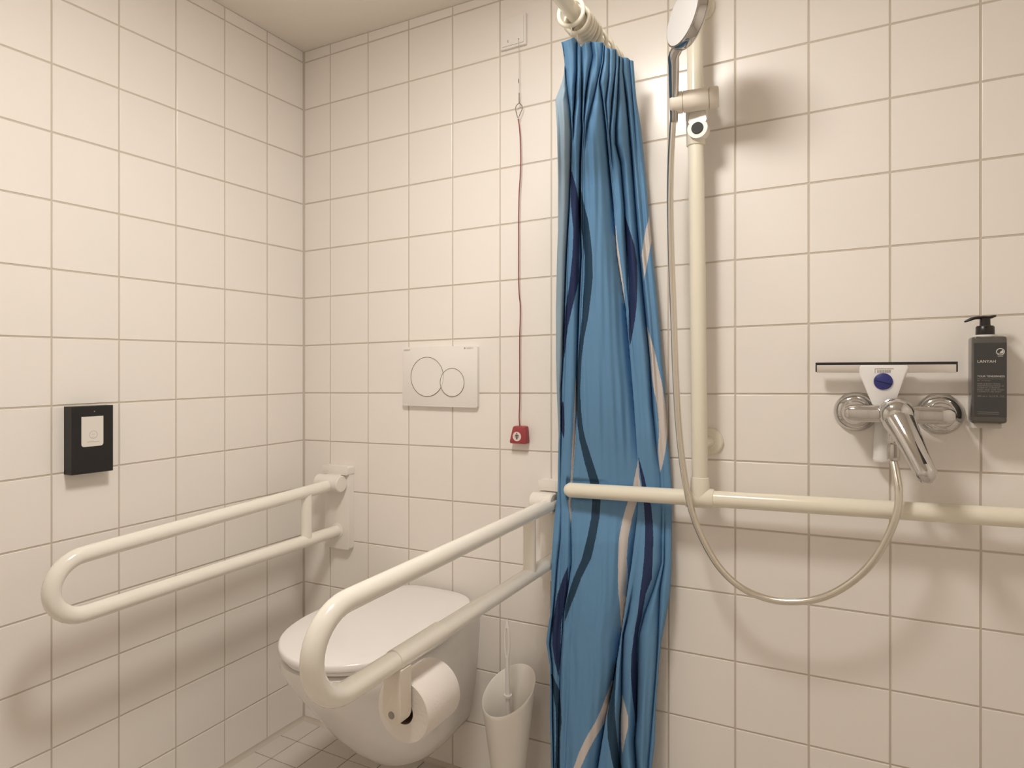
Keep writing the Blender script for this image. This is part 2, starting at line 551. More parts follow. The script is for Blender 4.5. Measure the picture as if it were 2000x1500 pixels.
# ------------------------------------------------------------------ fold-down grab rails
def grab_rail(label, xc, top, low, yend, strut_y, plate, hx=(-0.052, 0.040)):
    """top/low: (z at the wall end, z at the bend); yend: centre of the bend"""
    t = thing('fold_down_grab_rail', label, 'grab rail', (xc, 0, (top[0] + low[0]) / 2), 'fold-down rails beside the toilet')
    zt, zl = top[1], low[1]
    R = (zt - zl) / 2
    zc = (zt + zl) / 2
    path = [(xc, -0.03, top[0])]
    for i in range(1, 6): path.append((xc, -0.03 + (yend + 0.03) * i / 6, top[0] + (zt - top[0]) * i / 6))
    for k in range(0, 17):
        a = PI * k / 16
        path.append((xc, yend - R * 1.08 * math.sin(a), zc + R * math.cos(a)))
    for i in range(1, 7):
        path.append((xc, yend + (-0.022 - yend) * i / 6, zl + (low[0] - zl) * i / 6))
    obj('rail', tube(NB(), path, 0.0172, 24), 'rail', t)
    zt_s = top[0] + (zt - top[0]) * (strut_y / yend); zl_s = low[0] + (zl - low[0]) * (strut_y / yend)
    obj('strut', tube(NB(), [(xc, strut_y, zt_s), (xc, strut_y, zl_s)], 0.0155, 20), 'rail', t)
    px0, px1, pz0, pz1 = plate
    b = NB()
    prism(b, rrect(px0, px1, pz0, pz1, 0.008), face_y, -0.0003, -0.021, 0.003)
    pp = obj('wall_plate', b, 'railw', t)
    obj('plate_cap', prism(NB(), rrect(px0 - 0.002, px1 + 0.002, pz1 - 0.020, pz1 + 0.006, 0.005), face_y, -0.0003, -0.030, 0.003), 'railw', pp)
    hb = obj('hinge', lathe(NB(), [(0, hx[0]), (0.022, hx[0]), (0.0245, hx[0] + 0.0025), (0.0245, hx[1] - 0.0025), (0.022, hx[1]), (0, hx[1])], (xc, -0.045, top[0] + 0.004), (1, 0, 0), 32), 'railw', t)
    obj('hinge_mount', box(NB(), (xc - 0.034, -0.045, top[0] - 0.020), (xc + min(0.026, hx[1]), -0.018, top[0] + 0.028), 0.005), 'railw', hb)
    obj('bumper', lathe(NB(), [(0, -0.001), (0.023, -0.001), (0.023, 0.002), (0.019, 0.003), (0, 0.003)], (xc, -0.0211, low[0]), (0, -1, 0), 28), 'railw', t)
    return t
grab_rail('cream fold-down grab rail between toilet and black wall dispenser', 0.158, (0.764, 0.731), (0.620, 0.609), -0.765, -0.148, (0.108, 0.206, 0.566, 0.812))
grab_rail('cream fold-down grab rail that carries the toilet roll', 0.874, (0.772, 0.760), (0.629, 0.623), -0.785, -0.157, (0.838, 0.914, 0.574, 0.824), hx=(-0.046, 0.013))

# ------------------------------------------------------------------ toilet roll and its holder on the right rail
RX, RZ, RY0, RY1 = 0.872, 0.528, -0.645, -0.545
th = thing('toilet_roll_holder', 'cream plastic toilet roll holder clipped on grab rail', 'roll holder', (0.874, -0.665, 0.60))
obj('clip', tube(NB(), [(0.874, -0.672, 0.6245), (0.874, -0.535, 0.6262)], 0.0184, 28), 'rail', th)
BXc, BHW, BZ0 = 0.8745, 0.0190, 0.5390
poly = [(BXc - BHW, 0.614), (BXc - BHW, BZ0)] + [(BXc - BHW * math.cos(a), BZ0 - 0.0195 * math.sin(a)) for a in [PI * k / 12 for k in range(1, 12)]] + [(BXc + BHW, BZ0), (BXc + BHW, 0.614)]
br = obj('bracket', prism(NB(), poly, face_y, -0.650, -0.677, 0.003), 'ivory', th)
obj('screw', lathe(NB(), [(0, 0), (0.0062, 0), (0.0062, 0.0006), (0, 0.0008)], (BXc - 0.0015, -0.6771, 0.5365), (0, -1, 0), 20), 'steelgrey', br)
obj('spindle', tube(NB(), [(RX, -0.652, RZ), (RX, -0.54, RZ)], 0.009, 16), 'ivory', th)
tr = thing('toilet_roll', 'white toilet paper roll hanging on cream holder', 'toilet roll', (RX, -0.595, RZ))
RR = 0.054
obj('paper', lathe(NB(), [(0.0215, RY0), (0.052, RY0), (RR, RY0 + 0.003), (RR, RY1 - 0.003), (0.052, RY1), (0.0215, RY1), (0.0215, RY0)], (RX, 0, RZ), (0, 1, 0), 56, close=False), 'paper', tr)
obj('core', lathe(NB(), [(0.0215, RY0 + 0.0005), (0.0205, RY0 + 0.0005), (0.0205, RY1 - 0.0005), (0.0215, RY1 - 0.0005)], (RX, 0, RZ), (0, 1, 0), 40, close=False), 'core', tr)

# ------------------------------------------------------------------ toilet brush
BX, BY = 0.792, -0.105
bh = thing('toilet_brush_holder', 'off-white tapered toilet brush holder with slanted rim', 'brush holder', (BX, BY, 0))
def cone_ring(f_top, dr, seg=48):
    ring = []
    for k in range(seg):
        a = 2 * PI * k / seg
        cx_, sy_ = math.cos(a), math.sin(a)
        r = 0.027 + 0.040 * f_top + dr
        ztop = 0.317 + 0.013 * cx_ + 0.038 * sy_
        ring.append(Vector((BX + r * cx_, BY + r * sy_, 0.001 + (ztop - 0.001) * f_top)))
    return ring
rings = [cone_ring(t, 0) for t in (0, 0.25, 0.5, 0.75, 0.97)] + [cone_ring(1.0, -0.0004), cone_ring(1.004, -0.0015), cone_ring(1.0, -0.003)] + [cone_ring(t, -0.003) for t in (0.75, 0.5, 0.25, 0.02)]
obj('cup', loft(NB(), rings), 'railw', bh, autosmooth=60)
tb = thing('toilet_brush', 'white toilet brush with looped handle standing in its holder', 'brush', (BX, BY, 0.1))
bm = NB()
loopc = [(BX - 0.0055, BY, 0.398)] + []
lz0, lz1 = 0.395, 0.478
lp_pts = []
for k in range(25):
    a = 2 * PI * k / 24
    lp_pts.append((BX - 0.005 + 0.0062 * math.sin(a), BY, (lz0 + lz1) / 2 - (lz1 - lz0) / 2 * math.cos(a)))
tube(bm, lp_pts, 0.0030, 8, cap=False)
obj('loop', bm, 'white', tb)
obj('tip', lathe(NB(), [(0.0045, 0.470), (0.0042, 0.480), (0.0008, 0.492), (0, 0.492)], (BX - 0.005, BY, 0), seg=12), 'white', tb)
obj('stem', tube(NB(), [(BX - 0.005, BY, 0.397), (BX - 0.003, BY, 0.31), (BX, BY, 0.16)], [0.0046, 0.0060, 0.0060], 12), 'white', tb)
obj('guard_disc', lathe(NB(), [(0, 0.300), (0.0105, 0.300), (0.0105, 0.305), (0, 0.307)], (BX - 0.003, BY, 0), seg=20), 'white', tb)
bm = NB(); rnd = random.Random(3)
lathe(bm, [(0.006, 0.165), (0.012, 0.155), (0.012, 0.06), (0.006, 0.05)], (BX, BY, 0), seg=16)
for k in range(160):
    a = rnd.uniform(0, 2 * PI); z = rnd.uniform(0.062, 0.152); r = rnd.uniform(0.022, 0.030)
    tube(bm, [(BX + 0.011 * math.cos(a), BY + 0.011 * math.sin(a), z), (BX + r * math.cos(a), BY + r * math.sin(a), z + rnd.uniform(-0.004, 0.004))], 0.0007, 4, cap=False)
obj('bristles', bm, 'white', tb)['kind'] = 'stuff'

# ------------------------------------------------------------------ black dispenser on the left wall
bd = thing('bag_dispenser', 'black wall dispenser box with a white paper tab', 'dispenser', (0, -0.66, 0.95))
fx = 0.030
def face_x(a, b, d): return Vector((d, a, b))            # drawn in (y, z), depth along x
yl, yr, zb, zt = -0.7225, -0.630, 0.876, 1.027
obj('body', prism(NB(), [(yl, zb), (yr, zb - 0.001), (yr, zt), (yl, zt)], face_x, 0.0003, fx, 0.0012), 'black', bd, smooth=False)
cy0, cy1, cz0, cz1 = -0.702, -0.6535, 0.936, 1.0035
poly = rrect(cy0, cy1, cz0, cz1 + 0.01, 0.006)
poly = [(a, min(b, cz1)) for a, b in poly]
cd_ = obj('paper_tab', prism(NB(), poly, face_x, fx + 0.0001, fx + 0.0011), 'card', bd, smooth=False)
yc, zc_ = -0.676, 0.962
bm = NB()
torus(bm, (fx + 0.0012, yc, zc_), (1, 0, 0), 0.0088, 0.0003, 28, 5)
tube(bm, [(fx + 0.0012, yc - 0.0035, zc_ + 0.001), (fx + 0.0012, yc + 0.0035, zc_ + 0.001)], 0.0003, 5)
tube(bm, [(fx + 0.0012, yc - 0.0045, zc_ - 0.006), (fx + 0.0012, yc + 0.0045, zc_ - 0.006)], 0.0003, 5)
for k in range(9):
    y_ = yc - 0.013 + k * 0.003
    tube(bm, [(fx + 0.0012, y_, 0.9465), (fx + 0.0012, y_ + 0.0022, 0.9465)], 0.0005, 5)
obj('emblem', bm, 'print', cd_)
obj('screw', lathe(NB(), [(0, 0), (0.0016, 0), (0.0014, 0.0006), (0, 0.0007)], (fx, -0.673, 1.0145), (1, 0, 0), 14), 'steelgrey', bd)

# ------------------------------------------------------------------ emergency pull cord
pc = thing('emergency_pull_cord', 'white wall switch with red pull cord and red handle', 'alarm cord', (0.768, 0, 1.99))
b = NB()
pz = lambda xx: SX * (xx - 0.752)
poly = [(0.716, 1.957 + pz(0.716)), (0.791, 1.957 + pz(0.791)), (0.791, 2.038 + pz(0.791)), (0.716, 2.038 + pz(0.716))]
pl = obj('switch_frame', prism(NB(), poly, face_y, -0.0003, -0.0085, 0.002), 'plate', pc)
poly = [(0.722, 1.963 + pz(0.722)), (0.785, 1.963 + pz(0.785)), (0.785, 2.032 + pz(0.785)), (0.722, 2.032 + pz(0.722))]
obj('switch_cover', prism(NB(), poly, face_y, -0.008, -0.0115, 0.001), 'plate', pl)
CXc = 0.764; CYc = -0.014
hole = onY(1013, 76, -0.0116)
slot = onY(992, 81, -0.0116)
obj('cord_hole', lathe(NB(), [(0, -0.0005), (0.0016, -0.0005), (0.0016, 0.0004), (0, 0.0004)], hole, (0, -1, 0), 14), 'gap', pc)
obj('indicator_slot', box(NB(), (slot.x - 0.0007, -0.0120, slot.z - 0.0032), (slot.x + 0.0007, -0.0112, slot.z + 0.0032)), 'gap', pc)
cpts = [onY(1013, 76, -0.0125), onY(1014, 120, -0.0135), onY(1014, 155, CYc), onY(1014, 185, CYc)]
obj('string', tube(NB(), catmull(cpts, 4), 0.0006, 6), 'string', pc)
a_, b_ = onY(1013, 154, CYc), onY(1013, 162, CYc)
obj('knot', tube(NB(), [a_, (a_ + b_) / 2, b_], [0.0007, 0.0014, 0.0009], 8, roundcap=True), 'wire', pc)
a_, b_ = onY(1014, 182, CYc), onY(1014, 201, CYc)
obj('clip', tube(NB(), [a_, b_], 0.0014, 8, roundcap=True), 'wire', pc)
lpx = [(1014, 201), (1019, 206), (1020, 212), (1016, 222), (1012, 231), (1009, 222), (1007, 212), (1009, 206), (1014, 201)]
obj('wire_loop', tube(NB(), catmull([onY(a, c, CYc) for a, c in lpx], 4), 0.00095, 8), 'wire', pc)
a_, b_ = onY(1012, 224, CYc), onY(1012, 232, CYc)
obj('bead', tube(NB(), [a_, b_], 0.0011, 8), 'white', pc)
cpx = [(1012, 232), (1014, 245), (1016, 270), (1017, 310), (1016, 345), (1014, 375), (1013, 420), (1013, 460), (1013, 510), (1013, 545), (1014, 575), (1016, 595), (1016, 625), (1015, 660), (1015, 720), (1015, 780), (1014, 815), (1015, 834)]
obj('cord', tube(NB(), catmull([onY(a, c, CYc) for a, c in cpx], 5), 0.0015, 8), 'cord', pc)
HY = -0.004
hpoly_px = [(1001.5, 832), (1026, 833), (1028, 868), (994, 866)]
hp = [onY(a, c, -0.022) for a, c in hpoly_px]
cxh = sum(p.x for p in hp) / 4; czh = sum(p.z for p in hp) / 4
def hring(s, yy):
    pts = []
    corners = [Vector((cxh + (p.x - cxh) * s, yy, czh + (p.z - czh) * s)) for p in hp]
    for i in range(4):
        p, q, o_ = corners[i], corners[(i + 1) % 4], corners[i - 1]
        pts.append(p + (o_ - p) * 0.12); pts.append(p + (o_ - p) * 0.03 + (q - p) * 0.03); pts.append(p + (q - p) * 0.12)
    return pts
hd = obj('handle', loft(NB(), [hring(0.86, -0.001), hring(1.0, -0.004), hring(1.0, -0.019), hring(0.95, -0.022), hring(0.9, -0.0225)]), 'red', pc, autosmooth=35)
ec = onY(1009.5, 852.5, -0.0226)
bm = NB(); lathe(bm, [(0, 0), (0.0122, 0), (0.0122, 0.0004), (0, 0.0004)], (ec.x, ec.y, ec.z), (0, -1, 0), 32)
obj('emblem', bm, 'pink', hd)
bm = NB()
ey = ec.y - 0.0006
lathe(bm, [(0, 0), (0.0016, 0), (0.0016, 0.0003), (0, 0.0003)], (ec.x, ey, ec.z + 0.0078), (0, -1, 0), 14)
for x0, x1, z0, z1 in ((-0.0042, 0.0042, 0.0028, 0.0048), (-0.0052, -0.0036, -0.0028, 0.0040), (0.0036, 0.0052, -0.0028, 0.0040), (-0.0022, -0.0003, -0.0075, 0.004), (0.0003, 0.0022, -0.0075, 0.004)):
    box(bm, (ec.x + x0, ey - 0.0003, ec.z + z0), (ec.x + x1, ey, ec.z + z1))
obj('figure_symbol', bm, 'wire', hd, smooth=False)
# ------------------------------------------------------------------ shower handrail: riser and horizontal bar
DY = -0.060
def rx(z): return 1.2445 - (z - 0.9) * 0.0115
def bz(x): return 0.8165 + 0.0285 * (x - 0.926)
sr = thing('shower_handrail', 'ivory T-shaped shower handrail with riser and horizontal bar on the back wall', 'handrail', (1.24, 0, 0.83))
obj('riser', tube(NB(), [(rx(0.84), DY, 0.84), (rx(1.3), DY, 1.3), (rx(2.0), DY, 2.0)], 0.0172, 28, roundcap=True), 'riser', sr)
obj('horizontal_bar', tube(NB(), [(0.938, DY, bz(0.938)), (1.5, DY, bz(1.5)), (2.02, DY, bz(2.02)), (2.055, DY + 0.008, bz(2.05)), (2.07, DY + 0.025, bz(2.06)), (2.072, -0.020, bz(2.06))], 0.0178, 28, roundcap=True), 'riser', sr)
tz = bz(1.245)
te = NB()
lathe(te, [(0, -0.031), (0.019, -0.031), (0.0215, -0.028), (0.0215, 0.028), (0.019, 0.031), (0, 0.031)], (1.245, DY, tz), (1, 0, 0.0285), 32)
te2 = obj('tee_fitting', te, 'riser', sr)
obj('tee_neck', lathe(NB(), [(0.0215, 0.0), (0.0205, 0.032), (0.019, 0.046), (0.0178, 0.047)], (1.245, DY, tz), (0, 0, 1), 32, close=False), 'riser', te2)
for fz, fxx in ((0.946, 1.254), (1.937, 1.236)):
    fl = obj('wall_flange', lathe(NB(), [(0, 0.0003), (0.031, 0.0003), (0.031, 0.004), (0.028, 0.0075), (0.017, 0.009), (0.0135, 0.012), (0, 0.012)], (fxx, 0, fz), (0, -1, 0), 40), 'riser', sr)
    obj('standoff', tube(NB(), [(fxx, -0.01, fz), (rx(fz), DY, fz)], 0.0125, 20), 'riser', fl)
obj('wall_flange', lathe(NB(), [(0, 0.0003), (0.031, 0.0003), (0.031, 0.004), (0.028, 0.0075), (0, 0.009)], (2.072, 0, bz(2.06)), (0, -1, 0), 40), 'riser', sr)

# ------------------------------------------------------------------ hand shower holder (slider)
hs = thing('shower_head_holder', 'ivory sliding shower holder with black button on the riser', 'shower holder', (rx(1.66), DY, 1.66))
obj('sleeve', tube(NB(), [(rx(1.60), DY, 1.604), (rx(1.60), DY, 1.606), (rx(1.65), DY, 1.65), (rx(1.70), DY, 1.712)], [0.019, 0.0205, 0.0205, 0.0205], 28), 'riser', hs)
AX0, AX1 = onY(1309, 203, -0.110), onY(1404, 189, -0.092)
ax_ = (AX1 - AX0).normalized(); L_ = (AX1 - AX0).length
br = obj('swivel_barrel', lathe(NB(), [(0, 0), (0.018, 0), (0.0225, 0.004), (0.0228, 0.026), (0.0205, 0.0262), (0.0205, 0.0275), (0.0228, 0.0277), (0.0225, 0.080), (0.0195, 0.0802), (0.0195, 0.0815), (0.0222, 0.0817), (0.0222, L_ - 0.003), (0.020, L_), (0, L_)], AX0, ax_, 36), 'ivory', hs)
bc = onY(1362, 250, -0.088)
poly = [(bc.x - 0.0165, bc.z + 0.052), (bc.x - 0.0165, bc.z + 0.012)] + [(bc.x + 0.0215 * math.cos(a), bc.z + 0.0215 * math.sin(a)) for a in [math.radians(145 + 250 * k / 28) for k in range(29)]] + [(bc.x + 0.0165, bc.z + 0.012), (bc.x + 0.0165, bc.z + 0.052)]
cl = obj('clamp', prism(NB(), poly, face_y, DY, -0.088, 0.003), 'railw', hs)
obj('button', lathe(NB(), [(0, 0), (0.0128, 0), (0.0128, 0.0016), (0.0122, 0.0022), (0.0120, 0.0022), (0, 0.0022)], (bc.x, -0.0878, bc.z), (0, -1, 0), 32), 'rubber', cl)
obj('wing', box(NB(), (bc.x - 0.030, DY - 0.012, bc.z + 0.022), (bc.x - 0.012, DY + 0.014, bc.z + 0.062), 0.006), 'ivory', hs)

# ------------------------------------------------------------------ hand shower
h0 = onY(1316, 198, -0.112); h1 = onY(1316, 104, -0.200)
hsw = thing('hand_shower', 'chrome hand shower with round grey spray face', 'shower head', h0)
nrm = Vector((-0.703, -0.695, 0.131)).normalized()
hc = onY(1332, 31, -0.250) - nrm * 0.0125
hpts = [h0.lerp(h1, t) for t in (0, 0.1, 0.4, 0.75, 0.95)]
low = hc + (h1 - hc).normalized() * 0.047 - nrm * 0.004
hpts += [h1.lerp(low, 0.5) + Vector((0.001, 0.002, 0)), low]
obj('handle', tube(NB(), catmull(hpts, 4), np.interp(np.linspace(0, 1, 25), [0, 0.17, 0.34, 0.6, 0.8, 1.0], [0.0095, 0.0100, 0.0108, 0.0114, 0.0114, 0.0105]).tolist(), 28), 'chrome', hsw)
HRr = 0.0590
hdm = obj('head', lathe(NB(), [(0, 0.018), (0.030, 0.018), (0.048, 0.0145), (HRr - 0.002, 0.0100), (HRr, 0.0075), (HRr, 0.0062), (HRr - 0.001, 0.0058), (HRr, 0.0054), (HRr, -0.0085), (HRr - 0.0015, -0.0115), (HRr - 0.004, -0.0120), (0, -0.0115)], hc, -nrm, 64), 'chrome', hsw)
obj('spray_face', lathe(NB(), [(0, 0.0122), (HRr - 0.0046, 0.0122), (HRr - 0.0046, 0.0128), (0, 0.0132)], hc, nrm, 56), 'spray', hdm)

# ------------------------------------------------------------------ shower hose
hpx = [(1316, 214, -0.110), (1313, 260, -0.106), (1310, 320, -0.102), (1309, 400, -0.100), (1311, 500, -0.100), (1315, 600, -0.100), (1318, 690, -0.100), (1322, 780, -0.100), (1327, 850, -0.100), (1336, 925, -0.100),
       (1349, 990, -0.100), (1371, 1050, -0.098), (1405, 1108, -0.095), (1450, 1149, -0.092), (1505, 1171, -0.090), (1562, 1175, -0.090), (1612, 1165, -0.092), (1660, 1139, -0.095), (1702, 1100, -0.098), (1733, 1050, -0.100), (1752, 1000, -0.100), (1755, 960, -0.094), (1750, 925, -0.080), (1745, 900, -0.068)]
raw = catmull([onY(a, c, d) for a, c, d in hpx], 30)
# resample evenly for the ribs
seglen = [0.0]
for p, q in zip(raw, raw[1:]): seglen.append(seglen[-1] + (q - p).length)
total = seglen[-1]; step = 0.0014
npt = int(total / step)
res = []; j = 0
for i in range(npt + 1):
    s = total * i / npt
    while j < len(seglen) - 2 and seglen[j + 1] < s: j += 1
    t = (s - seglen[j]) / max(seglen[j + 1] - seglen[j], 1e-9)
    res.append(raw[j].lerp(raw[j + 1], t))
ho = thing('shower_hose', 'ribbed metal shower hose looping from hand shower to mixer', 'hose', res[0])
obj('hose', tube(NB(), res, [0.0074 if i % 2 else 0.0067 for i in range(len(res))], 14), 'hose', ho, autosmooth=80)
obj('end_nut', tube(NB(), [h0 + Vector((0, 0, 0.004)), h0 - Vector((0, -0.002, 0.045))], [0.0095, 0.0082], 20), 'chromes', ho)
mo = onY(1745, 868, -0.066); mo2 = onY(1745, 899, -0.067)
obj('end_nut', lathe(NB(), [(0, 0), (0.0105, 0), (0.0112, 0.002), (0.0112, (mo - mo2).length - 0.012), (0.0095, (mo - mo2).length), (0, (mo - mo2).length)], mo2, (mo - mo2), 12), 'chromes', ho, autosmooth=20)

# ------------------------------------------------------------------ shower mixer
MZ = 1.022
mx = thing('shower_mixer', 'chrome single-lever shower mixer on the back wall', 'mixer tap', (1.62, 0, MZ))
xa, xb = 1.5475, 1.6935
for xx in (xa, xb):
    es = obj('escutcheon', lathe(NB(), [(0, 0.0003), (0.0405, 0.0003), (0.0405, 0.003), (0.037, 0.010), (0.0300, 0.0165), (0.0265, 0.0175), (0.0262, 0.015), (0.0, 0.015)], (xx, 0, MZ), (0, -1, 0), 48), 'chrome', mx)
    obj('inlet_nut', lathe(NB(), [(0, 0.014), (0.0235, 0.014), (0.0235, 0.040), (0.0215, 0.044), (0, 0.044)], (xx, 0, MZ), (0, -1, 0), 36), 'chrome', es)
body = []
bx_ = [xa - 0.021, xa - 0.018, xa - 0.010, xa + 0.004, 1.575, 1.59, 1.605, 1.62, 1.635, 1.65, 1.667, xb - 0.004, xb + 0.010, xb + 0.018, xb + 0.021]
hz_ = [0.004, 0.0105, 0.0150, 0.0168, 0.0168, 0.0172, 0.0185, 0.0190, 0.0185, 0.0172, 0.0168, 0.0168, 0.0150, 0.0105, 0.004]
hy_ = [0.006, 0.012, 0.0155, 0.0165, 0.0165, 0.0175, 0.020, 0.021, 0.020, 0.0175, 0.0165, 0.0165, 0.0155, 0.012, 0.006]
for xx, hh, hd_ in zip(bx_, hz_, hy_):
    ring = []
    for k in range(28):
        a = 2 * PI * k / 28
        c, s = math.cos(a), math.sin(a)
        ring.append(Vector((xx, -0.0615 + hd_ * math.copysign(abs(c) ** 0.6, c), MZ + hh * math.copysign(abs(s) ** 0.6, s))))
    body.append(ring)
obj('body', loft(NB(), body), 'chrome', mx, autosmooth=70)
ccx = 1.617
obj('cartridge', lathe(NB(), [(0.0, 0.055), (0.030, 0.055), (0.0315, 0.080), (0.0305, 0.087), (0.0275, 0.0885), (0.0275, 0.091), (0.0, 0.091)], (ccx, 0, MZ - 0.003), (0, -1, 0.06), 48), 'chrome', mx)
dome = [(0.0, 0.0905), (0.0295, 0.0905), (0.0300, 0.099), (0.0290, 0.108), (0.0255, 0.1165), (0.0185, 0.1225), (0.009, 0.1255), (0, 0.126)]
lv = obj('lever', lathe(NB(), dome, (ccx, 0, MZ - 0.004), (0, -1, 0.06), 48), 'chrome', mx)
l0 = Vector((ccx + 0.002, -0.102, MZ - 0.008)); l1 = onY(1808, 925, -0.165)
nl = 14
lpts = [l0.lerp(l1, i / (nl - 1)) + Vector((0, -0.006, 0.002)) * math.sin(PI * i / (nl - 1)) for i in range(nl)]
lr = [0.0285 - 0.0105 * (1 - (1 - i / (nl - 1)) ** 1.8) for i in range(nl)]
obj('lever_arm', tube(NB(), lpts, lr, 32, roundcap=True), 'chrome', lv, autosmooth=70)
# black inlay along the lever
vdir = (Vector(CAM) - l1).normalized()
bm = NB()
ga = [lpts[i] for i in range(int(nl * 0.50), int(nl * 0.97))]
gr = [lr[i] for i in range(int(nl * 0.50), int(nl * 0.97))]
tg = (l1 - l0).normalized()
side = tg.cross(Vector((0.12, -0.8, 0.55))).normalized()
nrmL = side.cross(tg).normalized()
if nrmL.y > 0: nrmL = -nrmL
rr = []
for i, (p, r_) in enumerate(zip(ga, gr)):
    t = i / (len(ga) - 1)
    wd = 0.0005 + 0.0042 * t
    q = p + nrmL * (r_ - 0.0012)
    rr.append([q - side * wd, q + nrmL * 0.0017 - side * wd * 0.5, q + nrmL * 0.0019, q + nrmL * 0.0017 + side * wd * 0.5, q + side * wd, q - nrmL * 0.001])
obj('inlay', loft(bm, rr), 'rubber', lv)
obj('hose_outlet', lathe(NB(), [(0, 0), (0.0125, 0), (0.0125, 0.010), (0.0105, 0.012), (0.0105, 0.030), (0, 0.030)], (mo.x, mo.y, mo.z + 0.034), (0, 0, -1), 28), 'chrome', mx)

# ------------------------------------------------------------------ squeegee tucked behind the mixer
SY_ = -0.030
sq = thing('squeegee', 'white squeegee with blue knob tucked behind the chrome mixer', 'squeegee', (1.597, SY_, 1.08))
s0, s1 = onY(1594, 720, SY_), onY(1869, 719, SY_)
def sqz(x): return s0.z + (s1.z - s0.z) * (x - s0.x) / (s1.x - s0.x)
def slab(bm, x0, x1, za, zb_, y0, y1, bev=0.0):
    poly = [(x0, sqz(x0) + za), (x1, sqz(x1) + za), (x1, sqz(x1) + zb_), (x0, sqz(x0) + zb_)]
    return prism(bm, poly, face_y, y1, y0, bev)
obj('rubber_blade', slab(NB(), s0.x - 0.001, s1.x + 0.001, -0.007, 0.0125, -0.0345, -0.030), 'rubber', sq, smooth=False)
b = NB()
slab(b, s0.x + 0.0015, s1.x - 0.0015, -0.0085, 0.0075, -0.038, -0.0345, 0.0012)
slab(b, s0.x + 0.0015, s1.x - 0.0015, -0.0085, 0.0035, -0.0295, -0.026, 0.0012)
obj('blade_channel', b, 'alu', sq)
tp = [(1679, 716), (1681, 713), (1773, 713), (1775, 717), (1774, 724), (1747, 789), (1744, 795), (1706, 795), (1703, 789), (1678, 730)]
poly = [(onY(a, c, -0.043).x, onY(a, c, -0.043).z) for a, c in tp][::-1]
hd2 = obj('head', prism(NB(), poly, face_y, -0.020, -0.0425, 0.003), 'white', sq)
kc = onY(1725, 745, -0.0427)
kn = obj('knob', lathe(NB(), [(0, 0), (0.0165, 0), (0.0165, 0.0022), (0.0155, 0.003), (0, 0.003)], kc, (0, -1, 0), 40), 'blue', sq)
b = NB()
a_, c_ = onY(1709, 743, -0.0459), onY(1742, 751, -0.0459)
tube(b, [a_, c_], 0.0007, 6)
obj('slot', b, 'rubber', kn)
b = NB(); rnd = random.Random(11)
bx0 = onY(1713, 725, -0.0428)
xx = bx0.x
while xx < bx0.x + 0.024:
    wd = rnd.choice((0.0005, 0.0008, 0.0014))
    box(b, (xx, -0.0430, bx0.z - 0.0032), (xx + wd, -0.0426, bx0.z + 0.0025)); xx += wd + rnd.choice((0.0006, 0.0010))
obj('barcode', b, 'print', sq, smooth=False)
b = NB(); xx = bx0.x - 0.003
while xx < bx0.x + 0.028:
    wd = rnd.uniform(0.001, 0.003); box(b, (xx, -0.0430, bx0.z + 0.0042), (xx + wd, -0.0426, bx0.z + 0.0056)); xx += wd + 0.0006
for k in range(5):
    box(b, (bx0.x - 0.0042, -0.0430, bx0.z - 0.0035 + k * 0.0018), (bx0.x - 0.003, -0.0426, bx0.z - 0.0024 + k * 0.0018))
obj('small_print', b, 'print', sq, smooth=False)
hA, hB = onY(1724, 800, -0.022), onY(1722, 898, -0.022)
obj('handle', tube(NB(), [hA + Vector((0, 0, 0.01)), hA.lerp(hB, 0.4), hB], [0.0128, 0.0138, 0.0158], 24, roundcap=False), 'white', sq)
obj('handle_end', lathe(NB(), [(0.0158, 0), (0.0150, 0.003), (0.008, 0.0042), (0, 0.0042)], hB, (0, 0, -1), 24, close=False), 'white', sq)

# ------------------------------------------------------------------ soap bottle in its wall holder
bp0, bp1 = onY(1898.5, 740, -0.062), onY(1968, 740, -0.062)
zt, zb = onY(1935, 656.5, -0.062).z, onY(1935, 827, -0.062).z
sb = thing('soap_bottle', 'smoked soap bottle with charcoal label and black pump on the wall', 'soap bottle', ((bp0.x + bp1.x) / 2, -0.037, zb))
bxa, bxb, bya, byb = bp0.x, bp1.x, -0.062, -0.012
def brect(ins, z, r=0.007):
    return [Vector((a, b_, z)) for a, b_ in rrect(bxa + ins, bxb - ins, bya + ins, byb - ins, max(r - ins * 0.3, 0.002), 4)]
obj('body', loft(NB(), [brect(0.004, zb), brect(0.001, zb + 0.0015), brect(0.0, zb + 0.005), brect(0.0, zt - 0.005), brect(0.001, zt - 0.0015), brect(0.005, zt)]), 'bottle', sb, autosmooth=50)
bcx, bcy = onY(1924, 640, -0.037).x, -0.037
lab = obj('label', box(NB(), (bxa + 0.003, bya - 0.0004, zb + 0.012), (bxb - 0.0012, bya + 0.001, zt - 0.0125)), 'label', sb, smooth=False)
def on_label(px, py):
    p = onY(px, py, bya - 0.0005)
    return lambda u, v, d: Vector((p.x + u, bya - 0.0005 - d, p.z + v))
